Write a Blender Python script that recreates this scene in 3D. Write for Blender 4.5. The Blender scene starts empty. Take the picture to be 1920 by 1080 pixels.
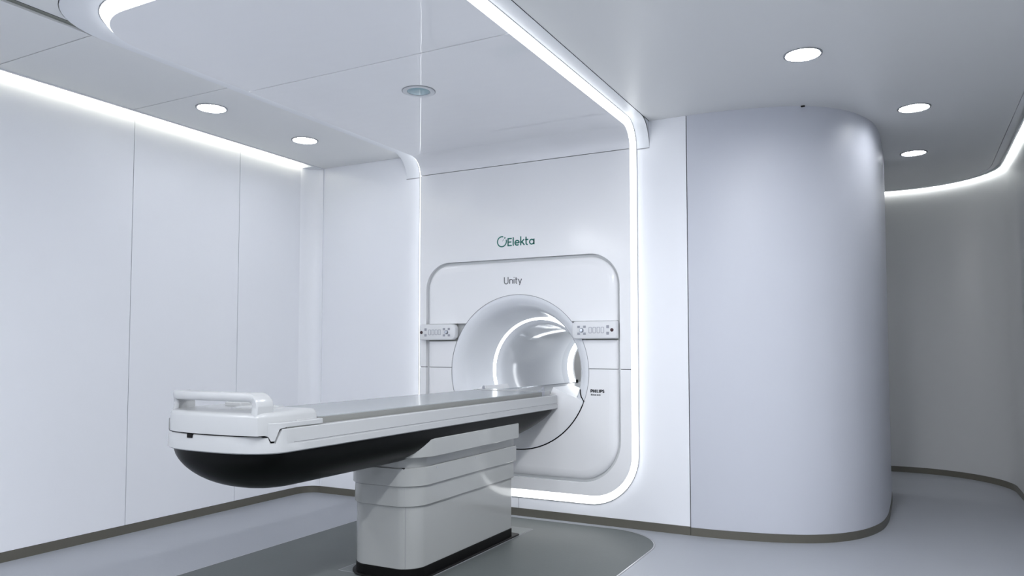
import bpy, bmesh, math, random
from math import sin, cos, pi, radians, sqrt
from mathutils import Vector, Matrix

random.seed(4)
SC = bpy.context.scene
COL = SC.collection

# ------------------------------------------------------------------ camera, world, exposure
cam_d = bpy.data.cameras.new('camera')
cam_d.sensor_width = 36.0
cam_d.lens = 36.0 * 1407.113 / 1920.0
cam_d.shift_y = 49.97 / 1920.0
cam_d.clip_start = 0.02
cam = bpy.data.objects.new('camera', cam_d)
COL.objects.link(cam)
cam.location = (0, 0, 1.2)
cam.rotation_euler = (pi / 2 + 0.0483072, 0, 0.4873002)
SC.camera = cam

w = bpy.data.worlds.new('world')
SC.world = w
w.use_nodes = True
w.node_tree.nodes['Background'].inputs[0].default_value = (0.75, 0.8, 0.9, 1)
w.node_tree.nodes['Background'].inputs[1].default_value = 0.05

SC.view_settings.view_transform = 'Standard'
SC.view_settings.look = 'None'
SC.view_settings.gamma = 1
SC.view_settings.use_curve_mapping = False
SC.view_settings.exposure = 0.88

K_STRIP = 2.1      # luminous canopy edge
K_COVE = 9.0       # concealed cove strips
P_DOWN = 4.5       # watts of each downlight by the scanner
P_FILL = 13.5       # base watts of the unseen downlights added to brighten the room
TINT = (0.95, 0.97, 1.0)

# ------------------------------------------------------------------ key sizes (metres)
CZ = 2.772         # ceiling height
YW = 4.92          # gantry wall plane
XL = -4.58         # left wall plane
XR = 0.78          # right wall plane
YB = -1.8          # wall behind the camera
XC = -2.535        # bore / couch axis
ZC = 1.05          # bore centre height


# ------------------------------------------------------------------ materials
def mat(name, col, rough=0.5, metal=0.0, spec=0.5, bump=0.0, bscale=8.0, var=0.0, coat=0.0, vscale=3.0, rvar=0.0, bdet=2, baniso=None):
    m = bpy.data.materials.new(name)
    m.use_nodes = True
    nt = m.node_tree
    b = nt.nodes['Principled BSDF']
    b.inputs['Base Color'].default_value = (*col, 1)
    b.inputs['Roughness'].default_value = rough
    b.inputs['Metallic'].default_value = metal
    b.inputs['Specular IOR Level'].default_value = spec
    if coat:
        b.inputs['Coat Weight'].default_value = coat
        b.inputs['Coat Roughness'].default_value = 0.04
    tc = nt.nodes.new('ShaderNodeTexCoord')
    if var or rvar:
        n = nt.nodes.new('ShaderNodeTexNoise')
        n.inputs['Scale'].default_value = vscale
        n.inputs['Detail'].default_value = 3
        nt.links.new(tc.outputs['Object'], n.inputs['Vector'])
        if var:
            mx = nt.nodes.new('ShaderNodeMix')
            mx.data_type = 'RGBA'
            mx.inputs['A'].default_value = (*[c * (1 - var) for c in col], 1)
            mx.inputs['B'].default_value = (*[min(1, c * (1 + var)) for c in col], 1)
            nt.links.new(n.outputs['Fac'], mx.inputs['Factor'])
            nt.links.new(mx.outputs['Result'], b.inputs['Base Color'])
        if rvar:
            mr = nt.nodes.new('ShaderNodeMapRange')
            mr.inputs['To Min'].default_value = max(0.01, rough - rvar)
            mr.inputs['To Max'].default_value = rough + rvar
            nt.links.new(n.outputs['Fac'], mr.inputs['Value'])
            nt.links.new(mr.outputs['Result'], b.inputs['Roughness'])
    if bump:
        n2 = nt.nodes.new('ShaderNodeTexNoise')
        n2.inputs['Scale'].default_value = bscale
        n2.inputs['Detail'].default_value = bdet
        bp = nt.nodes.new('ShaderNodeBump')
        bp.inputs['Strength'].default_value = 1.0
        bp.inputs['Distance'].default_value = bump
        if baniso:
            mp = nt.nodes.new('ShaderNodeMapping')
            mp.inputs['Scale'].default_value = baniso
            nt.links.new(tc.outputs['Object'], mp.inputs['Vector'])
            nt.links.new(mp.outputs['Vector'], n2.inputs['Vector'])
        else:
            nt.links.new(tc.outputs['Object'], n2.inputs['Vector'])
        nt.links.new(n2.outputs['Fac'], bp.inputs['Height'])
        nt.links.new(bp.outputs['Normal'], b.inputs['Normal'])
    return m


def emit(name, col, k):
    m = bpy.data.materials.new(name)
    m.use_nodes = True
    nt = m.node_tree
    nt.nodes.remove(nt.nodes['Principled BSDF'])
    e = nt.nodes.new('ShaderNodeEmission')
    e.inputs['Color'].default_value = (*col, 1)
    e.inputs['Strength'].default_value = k
    nt.links.new(e.outputs[0], nt.nodes['Material Output'].inputs['Surface'])
    return m


M = {}
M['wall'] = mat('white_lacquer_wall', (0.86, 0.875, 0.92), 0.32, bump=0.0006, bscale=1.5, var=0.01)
M['wall_curved'] = mat('dimmed_satin_wall', (0.57, 0.59, 0.655), 0.42, bump=0.0006, bscale=1.2, var=0.01)  # base colour lowered to stand in for weaker light on the bulge
M['wall_dim'] = mat('dimmed_grey_wall', (0.52, 0.53, 0.54), 0.45, var=0.01)  # darker wall copy: the dim corridor light is put into its colour
M['ceiling'] = mat('pale_grey_ceiling', (0.745, 0.755, 0.76), 0.38, bump=0.0004, bscale=1.2, var=0.01)
M['gloss'] = mat('gloss_white_panel', (0.92, 0.925, 0.95), 0.025, bump=0.00045, bscale=7.0, var=0.006, bdet=0, baniso=(1.0, 2.2, 1.0))
M['rim'] = mat('satin_white_rim', (0.76, 0.78, 0.82), 0.3, var=0.01)
M['shell'] = mat('white_scanner_shell', (0.91, 0.915, 0.935), 0.16, var=0.006)
M['bore'] = mat('bore_lining', (0.84, 0.86, 0.90), 0.09, var=0.006)
M['bore_matte'] = mat('matte_bore_lining', (0.62, 0.64, 0.68), 0.7, spec=0.1, var=0.006)
M['panel_plastic'] = mat('white_panel_plastic', (0.80, 0.81, 0.83), 0.25, var=0.01)
M['plastic'] = mat('white_plastic', (0.47, 0.48, 0.49), 0.25, var=0.01)
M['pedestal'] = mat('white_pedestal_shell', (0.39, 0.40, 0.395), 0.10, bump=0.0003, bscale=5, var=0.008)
M['hull'] = mat('black_hull', (0.004, 0.0045, 0.0045), 0.3, spec=0.09, var=0.05)
M['rubber'] = mat('black_rubber', (0.005, 0.005, 0.005), 0.5, spec=0.12, var=0.08)
M['tabletop'] = mat('grey_tabletop', (0.34, 0.365, 0.38), 0.22, var=0.02)
M['table_edge'] = mat('grey_table_edge', (0.24, 0.245, 0.235), 0.4, var=0.03)
M['floor'] = mat('grey_vinyl_floor', (0.33, 0.347, 0.385), 0.42, bump=0.0005, bscale=60, var=0.015, rvar=0.04)
M['inset'] = mat('dark_grey_vinyl_floor', (0.105, 0.118, 0.118), 0.5, spec=0.3, bump=0.0004, bscale=60, var=0.025, rvar=0.04)
M['plate'] = mat('floor_plate_vinyl', (0.135, 0.152, 0.152), 0.45, spec=0.3, var=0.025)
M['base'] = mat('olive_grey_baseboard', (0.115, 0.11, 0.09), 0.42, var=0.06)
M['joint'] = mat('joint_shadow_grey', (0.02, 0.02, 0.022), 0.7, var=0.05)
M['joint_light'] = mat('pale_joint_grey', (0.30, 0.30, 0.32), 0.6, var=0.03)
M['alu'] = mat('brushed_aluminium', (0.62, 0.63, 0.65), 0.3, metal=0.9, var=0.03)
M['bezel'] = mat('grey_bezel', (0.33, 0.34, 0.36), 0.35, metal=0.6, var=0.03)
M['grille'] = mat('white_lamp_grille', (0.85, 0.87, 0.9), 0.4, var=0.02)
M['can'] = mat('lamp_can_white', (0.7, 0.72, 0.75), 0.35, var=0.02)
M['slot'] = mat('olive_slot_lining', (0.22, 0.23, 0.20), 0.6, var=0.04)
M['teal'] = mat('teal_logo_print', (0.004, 0.17, 0.135), 0.4, var=0.03)
M['ink'] = mat('dark_grey_print', (0.06, 0.065, 0.075), 0.4, var=0.03)
M['black_ink'] = mat('black_print', (0.012, 0.013, 0.018), 0.4, var=0.03)
M['key'] = mat('grey_keypad', (0.36, 0.37, 0.42), 0.4, var=0.03)
M['niche'] = mat('grey_niche', (0.42, 0.43, 0.41), 0.45, var=0.02)
M['groove'] = mat('grey_groove', (0.68, 0.70, 0.71), 0.3, var=0.02)
M['steel'] = mat('polished_steel', (0.6, 0.63, 0.68), 0.15, metal=1.0, var=0.02)
M['red'] = mat('dark_button', (0.05, 0.02, 0.025), 0.35, var=0.05)
M['teal_glass'] = mat('teal_lamp_glass', (0.22, 0.38, 0.44), 0.08, coat=0.5, var=0.03)
M['strip'] = emit('luminous_strip', (0.95, 0.98, 1.0), K_STRIP)
M['cove_warm'] = emit('warm_cove_light', (1.0, 0.98, 0.82), K_COVE)
M['cove_cool'] = emit('white_cove_light', (0.97, 0.99, 0.96), K_COVE * 1.1)
M['led'] = emit('led_chip', (0.95, 0.98, 1.0), 3.0)
M['ring'] = emit('bore_ring_light', (0.93, 0.97, 1.0), 3.0)
M['ring_rear'] = emit('bore_rear_ring_light', (0.93, 0.97, 1.0), 4.0)


# ------------------------------------------------------------------ mesh helpers
class MB:
    def __init__(s):
        s.v = []
        s.f = []

    def add(s, vs, fs):
        o = len(s.v)
        s.v += [tuple(p) for p in vs]
        s.f += [tuple(i + o for i in f) for f in fs]
        return s

    def box(s, x0, x1, y0, y1, z0, z1):
        return s.add([(x0, y0, z0), (x1, y0, z0), (x1, y1, z0), (x0, y1, z0), (x0, y0, z1), (x1, y0, z1), (x1, y1, z1), (x0, y1, z1)],
                     [(0, 3, 2, 1), (4, 5, 6, 7), (0, 1, 5, 4), (1, 2, 6, 5), (2, 3, 7, 6), (3, 0, 4, 7)])

    def loft(s, loops, closed=True, cap=(False, False)):
        n = len(loops[0])
        vs = [p for l in loops for p in l]
        fs = []
        for k in range(len(loops) - 1):
            for i in range(n if closed else n - 1):
                j = (i + 1) % n
                fs.append((k * n + i, k * n + j, (k + 1) * n + j, (k + 1) * n + i))
        if cap[0]:
            fs.append(tuple(reversed(range(n))))
        if cap[1]:
            fs.append(tuple((len(loops) - 1) * n + i for i in range(n)))
        return s.add(vs, fs)

    def lathe(s, prof, c, axis='Z', n=48, a0=0.0, a1=2 * pi):
        """prof: (r, h) pairs turned about the axis through c"""
        full = abs(a1 - a0 - 2 * pi) < 1e-6
        m = n if full else n + 1
        loops = []
        for i in range(m):
            a = a0 + (a1 - a0) * i / n
            l = []
            for r, h in prof:
                if axis == 'Z':
                    l.append((c[0] + r * cos(a), c[1] + r * sin(a), c[2] + h))
                elif axis == 'Y':
                    l.append((c[0] + r * cos(a), c[1] + h, c[2] + r * sin(a)))
                else:
                    l.append((c[0] + h, c[1] + r * cos(a), c[2] + r * sin(a)))
            loops.append(l)
        if full:
            loops.append(loops[0])
        return s.loft(loops, closed=False)

    def tube(s, pts, r, n=8, closed=False):
        pts = [Vector(p) for p in pts]
        loops = []
        for i, p in enumerate(pts):
            a = pts[i - 1] if (i or closed) else p
            b = pts[(i + 1) % len(pts)] if (i < len(pts) - 1 or closed) else p
            t = (b - a).normalized()
            u = t.cross(Vector((0.13, 0.31, 0.94))).normalized()
            if u.length < 0.1:
                u = t.cross(Vector((1, 0, 0))).normalized()
            v = t.cross(u)
            loops.append([p + r * (cos(2 * pi * k / n) * u + sin(2 * pi * k / n) * v) for k in range(n)])
        if closed:
            loops.append(loops[0])
        return s.loft(loops, cap=(not closed, not closed))

    def prism(s, poly, f0, f1):
        """poly: 2-D points; f0/f1 map a 2-D point to its two 3-D ends"""
        n = len(poly)
        a = [f0(*p) for p in poly]
        b = [f1(*p) for p in poly]
        fs = [(i, (i + 1) % n, n + (i + 1) % n, n + i) for i in range(n)]
        fs.append(tuple(reversed(range(n))))
        fs.append(tuple(range(n, 2 * n)))
        return s.add(a + b, fs)

    def build(s, name, m, parent=None, smooth=35, bevel=0.0, seg=2, solid=0.0, weld=True):
        me = bpy.data.meshes.new(name)
        me.from_pydata([tuple(p) for p in s.v], [], s.f)
        bm = bmesh.new()
        bm.from_mesh(me)
        if weld:
            bmesh.ops.remove_doubles(bm, verts=bm.verts, dist=1e-5)
        bmesh.ops.recalc_face_normals(bm, faces=bm.faces)
        bm.to_mesh(me)
        bm.free()
        return finish(name, me, m, parent, smooth, bevel, seg, solid)


def finish(name, me, m, parent=None, smooth=35, bevel=0.0, seg=2, solid=0.0):
    me.materials.append(m)
    if smooth:
        me.polygons.foreach_set('use_smooth', [True] * len(me.polygons))
        me.set_sharp_from_angle(angle=radians(smooth))
    o = bpy.data.objects.new(name, me)
    COL.objects.link(o)
    if bevel:
        b = o.modifiers.new('bevel', 'BEVEL')
        b.width = bevel
        b.segments = seg
        b.limit_method = 'ANGLE'
        b.angle_limit = radians(40)
        b.harden_normals = True
    if solid:
        b = o.modifiers.new('solidify', 'SOLIDIFY')
        b.thickness = abs(solid)
        b.offset = -1 if solid > 0 else 1
        b = o.modifiers.new('edge_split', 'EDGE_SPLIT')
        b.split_angle = radians(smooth or 30)
    if parent is not None:
        under(o, parent)
    return o


def under(o, parent):
    o.parent = parent
    if parent.type == 'EMPTY':           # meshes are built in world coordinates
        o.matrix_parent_inverse = Matrix.Translation(-parent.location)


def thing(name, label, cat, loc=(0, 0, 0), group=None):
    o = bpy.data.objects.new(name, None)
    o.empty_display_size = 0.1
    COL.objects.link(o)
    o.location = loc
    o['label'] = label
    o['category'] = cat
    if group:
        o['group'] = group
    return o


def struct(o):
    o['kind'] = 'structure'
    return o


def rr(x0, x1, y0, y1, r, n=10):
    """rounded rectangle, ccw; r one radius or (bl, br, tr, tl)"""
    if not isinstance(r, (tuple, list)):
        r = (r,) * 4
    out = []
    for (cx, cy, a, q) in ((x0 + r[0], y0 + r[0], pi, r[0]), (x1 - r[1], y0 + r[1], 1.5 * pi, r[1]),
                           (x1 - r[2], y1 - r[2], 0, r[2]), (x0 + r[3], y1 - r[3], 0.5 * pi, r[3])):
        for k in range(n + 1):
            t = a + 0.5 * pi * k / n
            out.append((cx + q * cos(t), cy + q * sin(t)))
    return out


def clip(poly, ax, lim, keep_greater):
    """half-plane clip of a convex polygon"""
    out = []
    n = len(poly)
    for i in range(n):
        a, b = poly[i], poly[(i + 1) % n]
        ia = (a[ax] >= lim) == keep_greater
        ib = (b[ax] >= lim) == keep_greater
        if ia:
            out.append(a)
        if ia != ib:
            t = (lim - a[ax]) / (b[ax] - a[ax])
            out.append((a[0] + t * (b[0] - a[0]), a[1] + t * (b[1] - a[1])))
    return out


def circle(cx, cy, r, n=64):
    return [(cx + r * cos(2 * pi * i / n), cy + r * sin(2 * pi * i / n)) for i in range(n)]


def flat_fill(mb, outer, holes, f):
    """triangulated flat region with holes, mapped by f"""
    if not holes:
        return mb.add([f(*p) for p in outer], [tuple(range(len(outer)))])
    bm = bmesh.new()
    ed = []
    for lp in [outer] + list(holes):
        vs = [bm.verts.new((p[0], p[1], 0)) for p in lp]
        for i in range(len(vs)):
            ed.append(bm.edges.new((vs[i], vs[(i + 1) % len(vs)])))
    bmesh.ops.triangle_fill(bm, use_beauty=True, use_dissolve=False, edges=ed, normal=(0, 0, 1))
    bm.verts.index_update()
    mb.add([f(v.co.x, v.co.y) for v in bm.verts], [tuple(v.index for v in fc.verts) for fc in bm.faces])
    bm.free()
    return mb


def plate(mb, outer, holes, f0, f1):
    """flat plate with holes: front f0, back f1 and the edges between"""
    flat_fill(mb, outer, holes, f0)
    flat_fill(mb, outer, holes, f1)
    for lp in [outer] + list(holes):
        mb.loft([[f0(*p) for p in lp], [f1(*p) for p in lp]])
    return mb


# ================================================================== SETTING
# ---- floor
fb = MB()
fb.box(-5.2, 1.2, YB - 0.2, 9.0, -0.10, 0.0)
floor = struct(fb.build('floor', M['floor'], smooth=0))
ins = rr(-3.485, -1.412, 1.2, 4.85, (0.4, 0.4, 0.40, 0.40), 14)
MB().prism(rr(-3.497, -1.400, 1.188, 4.862, 0.412, 14), lambda x, y: (x, y, -0.01), lambda x, y: (x, y, 0.0010)).build('inset_border', M['joint_light'], floor, smooth=0)
MB().prism(rr(-3.492, -1.405, 1.193, 4.857, 0.407, 14), lambda x, y: (x, y, -0.01), lambda x, y: (x, y, 0.0014)).build('inset_edge_strip', M['alu'], floor, smooth=0)
MB().prism(ins, lambda x, y: (x, y, -0.01), lambda x, y: (x, y, 0.0022)).build('inset_panel', M['inset'], floor, smooth=0)
MB().box(-2.796, -2.268, 3.24, 4.585, -0.01, 0.0026).build('plate_border', M['joint_light'], floor, smooth=0)
MB().box(-2.790, -2.274, 3.246, 4.579, -0.01, 0.0034).build('floor_plate', M['plate'], floor, smooth=0)

# ---- left wall: dark backing with separate lacquered panels
GAP = 0.0022
wl = MB()
wl.box(XL - 0.06, XL - 0.012, YB, YW + 0.02, 0.0, 2.95)
wall_left = struct(wl.build('wall_left', M['joint'], smooth=0))
ys = [YB, -1.308, -0.403, 0.502, 1.407, 2.312, 3.217, 4.120, 4.788]
for a, b in zip(ys[:-1], ys[1:]):
    MB().box(XL - 0.012, XL, a + GAP, b - GAP, 0.058, 2.86).build('wall_panel', M['wall'], wall_left, smooth=0)
# rounded corner panel into the gantry wall
cp = [(XL, 4.788 + GAP)]
for k in range(11):
    t = pi - 0.5 * pi * k / 10
    cp.append((XL + 0.132 + 0.132 * cos(t), 4.788 + 0.132 * sin(t)))
inner = [(x, y, 0) for x, y in cp]
cm = MB()
rows = []
for z in (0.058, 2.86):
    rows.append([(x, y, z) for x, y in cp])
cm.loft(rows, closed=False)
cm.build('corner_panel', M['wall'], wall_left, solid=0.012)

# ---- gantry wall
wb = MB()
plate(wb, [(XL, 0), (-1.2, 0), (-1.2, 2.95), (XL, 2.95)], [circle(XC, ZC, 0.6)], lambda x, z: (x, YW + 0.012, z), lambda x, z: (x, YW + 0.05, z))
wall_back = struct(wb.build('wall_back', M['joint'], smooth=0))


def back_panel(x0, x1):
    pb = MB()
    outer = [(x0, 0.05), (x1, 0.05), (x1, CZ + 0.02), (x0, CZ + 0.02)]
    hole = circle(XC, ZC, 0.585)
    if x0 < XC - 0.1:
        # left panel: right boundary at the hidden joint, hole clipped
        h = clip(hole, 0, x1, False)
    else:
        h = clip(hole, 0, x0, True)
    # one polygon: rectangle with the bore cut out of its edge
    if x0 < XC - 0.1:
        h2 = sorted([p for p in h], key=lambda p: math.atan2(p[1] - ZC, -(p[0] - XC)))
        poly = [(x0, 0.05), (x1, 0.05)] + h2 + [(x1, CZ + 0.02), (x0, CZ + 0.02)]
    else:
        h2 = sorted([p for p in h], key=lambda p: -math.atan2(p[1] - ZC, p[0] - XC))
        poly = [(x1, 0.05), (x1, CZ + 0.02), (x0, CZ + 0.02)] + h2 + [(x0, 0.05)]
    plate(pb, poly, [], lambda x, z: (x, YW, z), lambda x, z: (x, YW + 0.011, z))
    return pb.build('wall_panel', M['wall'], wall_back, smooth=0)


back_panel(XL + 0.132, -2.552 - GAP)
back_panel(-2.552 + GAP, -1.290 - 0.003)

# ---- bulging curved wall at the right of the gantry
cw = [(-1.290 + 0.003, 4.920), (-1.20, 4.9225), (-1.10, 4.930), (-1.00, 4.944), (-0.90, 4.962), (-0.80, 4.986), (-0.70, 5.018),
      (-0.61, 5.056), (-0.52, 5.110), (-0.44, 5.175), (-0.37, 5.255), (-0.31, 5.345), (-0.26, 5.450), (-0.22, 5.565), (-0.19, 5.690), (-0.172, 5.83),
      (-0.161, 6.0), (-0.157, 6.25), (-0.155, 6.6), (-0.157, 6.85), (-0.170, 7.0), (-0.21, 7.12), (-0.29, 7.2), (-0.42, 7.24), (-0.8, 7.25), (-1.4, 7.25)]


def smooth_path(p, k=4):
    """Catmull-Rom refinement"""
    out = []
    for i in range(len(p) - 1):
        a = p[max(i - 1, 0)]
        b, c = p[i], p[i + 1]
        d = p[min(i + 2, len(p) - 1)]
        for j in range(k):
            t = j / k
            out.append(tuple(0.5 * (2 * b[q] + (c[q] - a[q]) * t + (2 * a[q] - 5 * b[q] + 4 * c[q] - d[q]) * t * t + (3 * b[q] - a[q] - 3 * c[q] + d[q]) * t ** 3) for q in (0, 1)))
    out.append(p[-1])
    return out


cws = smooth_path(cw)


def offset_path(p, d):
    out = []
    for i in range(len(p)):
        a = p[max(i - 1, 0)]
        b = p[min(i + 1, len(p) - 1)]
        tx, ty = b[0] - a[0], b[1] - a[1]
        l = sqrt(tx * tx + ty * ty)
        out.append((p[i][0] - ty / l * d, p[i][1] + tx / l * d))
    return out


def sheet(p, d, z0, z1, flip=1):
    q = offset_path(p, d)
    mb = MB()
    n = len(p)
    loops = [[(x, y, z0) for x, y in p], [(x, y, z1) for x, y in p], [(x, y, z1) for x, y in q], [(x, y, z0) for x, y in q]]
    loops.append(loops[0])
    mb.loft(loops, closed=False)
    mb.f.append((0, n, 2 * n, 3 * n))
    mb.f.append((n - 1, 2 * n - 1, 3 * n - 1, 4 * n - 1))
    return mb


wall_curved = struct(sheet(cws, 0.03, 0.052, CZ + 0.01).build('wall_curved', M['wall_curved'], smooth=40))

# ---- right wall with its rounded end behind the bulge
rw = [(XR, YB), (XR, 3.0), (XR, 6.0), (XR, 7.40)]
for k in range(1, 17):
    t = 0.5 * pi * k / 16
    rw.append((-0.04 + 0.82 * cos(t), 7.62 + 0.835 * sin(t)))
rw += [(-0.6, 8.45), (-1.8, 8.44), (-4.0, 8.44)]
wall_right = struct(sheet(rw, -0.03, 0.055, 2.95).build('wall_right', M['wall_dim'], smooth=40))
struct(MB().box(-5.0, 1.2, YB - 0.06, YB, 0, 2.95).build('wall_front', M['wall'], smooth=0))
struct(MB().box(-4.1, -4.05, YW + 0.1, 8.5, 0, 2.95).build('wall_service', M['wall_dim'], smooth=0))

# ---- baseboards
bl = [(XL + 0.004, YB), (XL + 0.004, 2.0), (XL + 0.004, 4.788)]
for k in range(1, 11):
    t = pi - 0.5 * pi * k / 10
    bl.append((XL + 0.134 + 0.130 * cos(t), 4.786 + 0.130 * sin(t)))
bl.append((-1.290, YW - 0.004))
struct(sheet(bl, 0.02, 0.0, 0.056).build('baseboard_left', M['base'], smooth=40))
struct(sheet(offset_path(cws, -0.004), 0.02, 0.0, 0.051).build('baseboard_curved', M['base'], smooth=40))
struct(sheet(offset_path(rw, 0.004), -0.02, 0.0, 0.054).build('baseboard_right', M['base'], smooth=40))

# ---- ceiling: backing slab and separate panels
RIMX0, RIMX1, RIMY0 = -3.572, -1.545, 1.925
CX0, CX1 = -4.440, 0.645
TH = 0.018
ceil = MB()
ceil.box(-5.0, 1.2, YB, 8.9, 2.835, 2.90)
ceiling = struct(ceil.build('ceiling', M['ceiling'], smooth=0))


def cpanel(poly, m='ceiling'):
    return MB().prism(poly, lambda x, y: (x, y, CZ), lambda x, y: (x, y, CZ + TH)).build('ceiling_panel', M[m], ceiling, smooth=0)


g = 0.003
xs_l = RIMX0 - 0.003
for a, b in ((YB, -0.3), (-0.3, 0.55), (0.55, 1.407), (1.407, 2.262), (2.262, 3.107), (3.107, YW)):
    cpanel([(CX0, a + g), (xs_l, a + g), (xs_l, b - g), (CX0, b - g)])
# panels right of the slot, up to the rounded front corner of the canopy rim
XS = -3.510
rc = 0.40
arc_l = [(RIMX0 - 0.003 + rc - (rc) * cos(t), RIMY0 - 0.003 + rc - rc * sin(t)) for t in [0.5 * pi * k / 14 for k in range(15)]]
arc_l = [p for p in arc_l if p[0] > XS]
arc_r = [(RIMX1 + 0.003 - rc + rc * sin(t), RIMY0 - 0.003 + rc - rc * cos(t)) for t in [0.5 * pi * k / 14 for k in range(15)]]
y_at = RIMY0 - 0.003 + rc - rc * sin(math.acos((RIMX0 - 0.003 + rc - XS) / rc))
cpanel([(XS, YB), (-2.55, YB), (-2.55, RIMY0 - 0.003)] + list(reversed(arc_l)) + [(XS, y_at)])
cpanel([(-2.55 + g, YB), (RIMX1 + 0.003, YB)] + list(reversed(arc_r)) + [(-2.55 + g, RIMY0 - 0.003)])
# backing above the slot
MB().box(xs_l, XS, YB, 2.28, CZ + 0.012, CZ + 0.030).build('slot_lining', M['slot'], ceiling, smooth=0)
MB().box(XS - 0.004, XS - 0.0005, YB, y_at, CZ - 0.001, CZ + 0.02).build('slot_blade', M['joint'], ceiling, smooth=0)
# big right ceiling panel with its rounded corridor end
rp = [(RIMX1 + 0.003, YB), (CX1, YB), (CX1, 7.45)]
for k in range(1, 17):
    t = 0.5 * pi * k / 16
    rp.append((-0.04 + 0.685 * cos(t), 7.46 + 0.68 * sin(t)))
rp += [(-3.9, 8.14), (-3.9, YW + 0.06), (RIMX1 + 0.003, YW + 0.06)]
cpanel(rp)
MB().box(-4.5, RIMX1 + 0.01, YW + 0.06, 8.9, CZ + TH, CZ + TH + 0.02).build('ceiling_backing', M['ceiling'], ceiling, smooth=0)

# cove lips and concealed strips
lip_l = struct(MB().box(CX0 - 0.020, CX0 - 0.003, YB, 4.788, CZ - 0.004, CZ + 0.020).build('trim_1', M['rim'], smooth=0))
MB().box(XL + 0.037, XL + 0.050, YB, 4.78, 2.802, 2.834).build('strip_profile', M['rim'], lip_l, smooth=0)
MB().box(XL + 0.0355, XL + 0.0365, YB, 4.78, 2.803, 2.833).build('strip_light', M['cove_warm'], lip_l, smooth=0)
MB().box(XL + 0.001, CX0 - 0.003, 4.790, 4.90, CZ - 0.004, 2.84).build('cove_end_block', M['rim'], lip_l, smooth=0)
lip = [(CX1 + 0.003, YB), (CX1 + 0.003, 3.0), (CX1 + 0.003, 7.45)]
for k in range(1, 17):
    t = 0.5 * pi * k / 16
    lip.append((-0.04 + 0.688 * cos(t), 7.46 + 0.683 * sin(t)))
lip += [(-0.6, 8.143), (-3.9, 8.143)]
lip_r = struct(sheet(lip, -0.036, CZ - 0.001, CZ + 0.02).build('trim_2', M['ceiling'], smooth=40))
sheet(offset_path(rw, 0.050), -0.012, 2.806, 2.834).build('strip_profile', M['rim'], lip_r, smooth=40)
sheet(offset_path(rw, 0.0370), -0.001, 2.807, 2.833).build('strip_light', M['cove_cool'], lip_r, smooth=40)

# ---- canopy rim: band on the ceiling, quarter-round into the wall (setting trim)
V0 = 2.05
L1 = 4.74 - V0
RF = 0.18
LA = RF * pi / 2


def P(x, v, d):
    if v <= L1:
        return (x, V0 + v, CZ - d)
    if v <= L1 + LA:
        t = (v - L1) / RF
        return (x, 4.74 + (RF - d) * sin(t), 2.592 + (RF - d) * cos(t))
    return (x, YW - d, 2.592 - (v - L1 - LA))


def zv(z):
    return L1 + LA + 2.592 - z


VM = zv(0.137)
ARCV = [L1 + LA * k / 12 for k in range(13)]
rim = MB()
rloop_o, rloop_i = [], []
vend = zv(2.590)
side_v = [vend] + list(reversed(ARCV)) + [L1 - 0.4, 1.6, 0.8]
ry = RIMY0 - V0
for v in side_v:
    rloop_o.append((RIMX0, v))
    rloop_i.append((-3.444, v))
for k in range(13):
    t = 0.5 * pi * k / 12
    rloop_o.append((RIMX0 + rc - rc * cos(t), ry + rc - rc * sin(t)))
    rloop_i.append((-3.444 + 0.36 - 0.36 * cos(t), -0.004 + 0.36 - 0.36 * sin(t)))
for k in range(13):
    t = 0.5 * pi * k / 12
    rloop_o.append((RIMX1 - rc + rc * sin(t), ry + rc - rc * cos(t)))
    rloop_i.append((-1.633 - 0.36 + 0.36 * sin(t), -0.004 + 0.36 - 0.36 * cos(t)))
for v in reversed(side_v):
    rloop_o.append((RIMX1, v))
    rloop_i.append((-1.633, v))
lo = [[P(x, v, 0.002) for x, v in rloop_o], [P(x, v, 0.002) for x, v in rloop_i], [P(x, v, -0.012) for x, v in rloop_i], [P(x, v, -0.012) for x, v in rloop_o]]
lo.append(lo[0])
rim.loft(lo, closed=False)
trim_rim = struct(rim.build('trim_3', M['rim'], smooth=40))
# end cheeks of the quarter-round
for x0, x1 in ((RIMX1 - 0.004, RIMX1), (RIMX0, RIMX0 + 0.004)):
    ck = [(4.74, CZ)] + [(4.74 + RF * sin(t), 2.592 + RF * cos(t)) for t in [0.5 * pi * k / 12 for k in range(13)]] + [(YW, CZ)]
    MB().prism(ck, lambda y, z: (x0, y, z), lambda y, z: (x1, y, z)).build('rim_cheek', M['rim'], trim_rim, smooth=0)
MB().box(RIMX1 - 0.002, RIMX1 + 0.001, YB + 3.6, 4.92, CZ - 0.0015, CZ + 0.006).build('shadow_gap', M['joint'], trim_rim, smooth=0)
for x0, x1 in ((-3.444, RIMX0), (-1.633, RIMX1)):
    MB().box(min(x0, x1), max(x0, x1), YW - 0.003, YW + 0.005, 2.585, 2.590).build('shadow_gap', M['joint_light'], trim_rim, smooth=0)

# ================================================================== LUMINOUS CANOPY
canopy = thing('luminous_canopy', 'glossy white light-edged canopy running from the ceiling down the wall around the scanner', 'light panel', (XC, YW, CZ))
CXL, CXR, CR = -3.440, -1.637, 0.36


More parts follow.
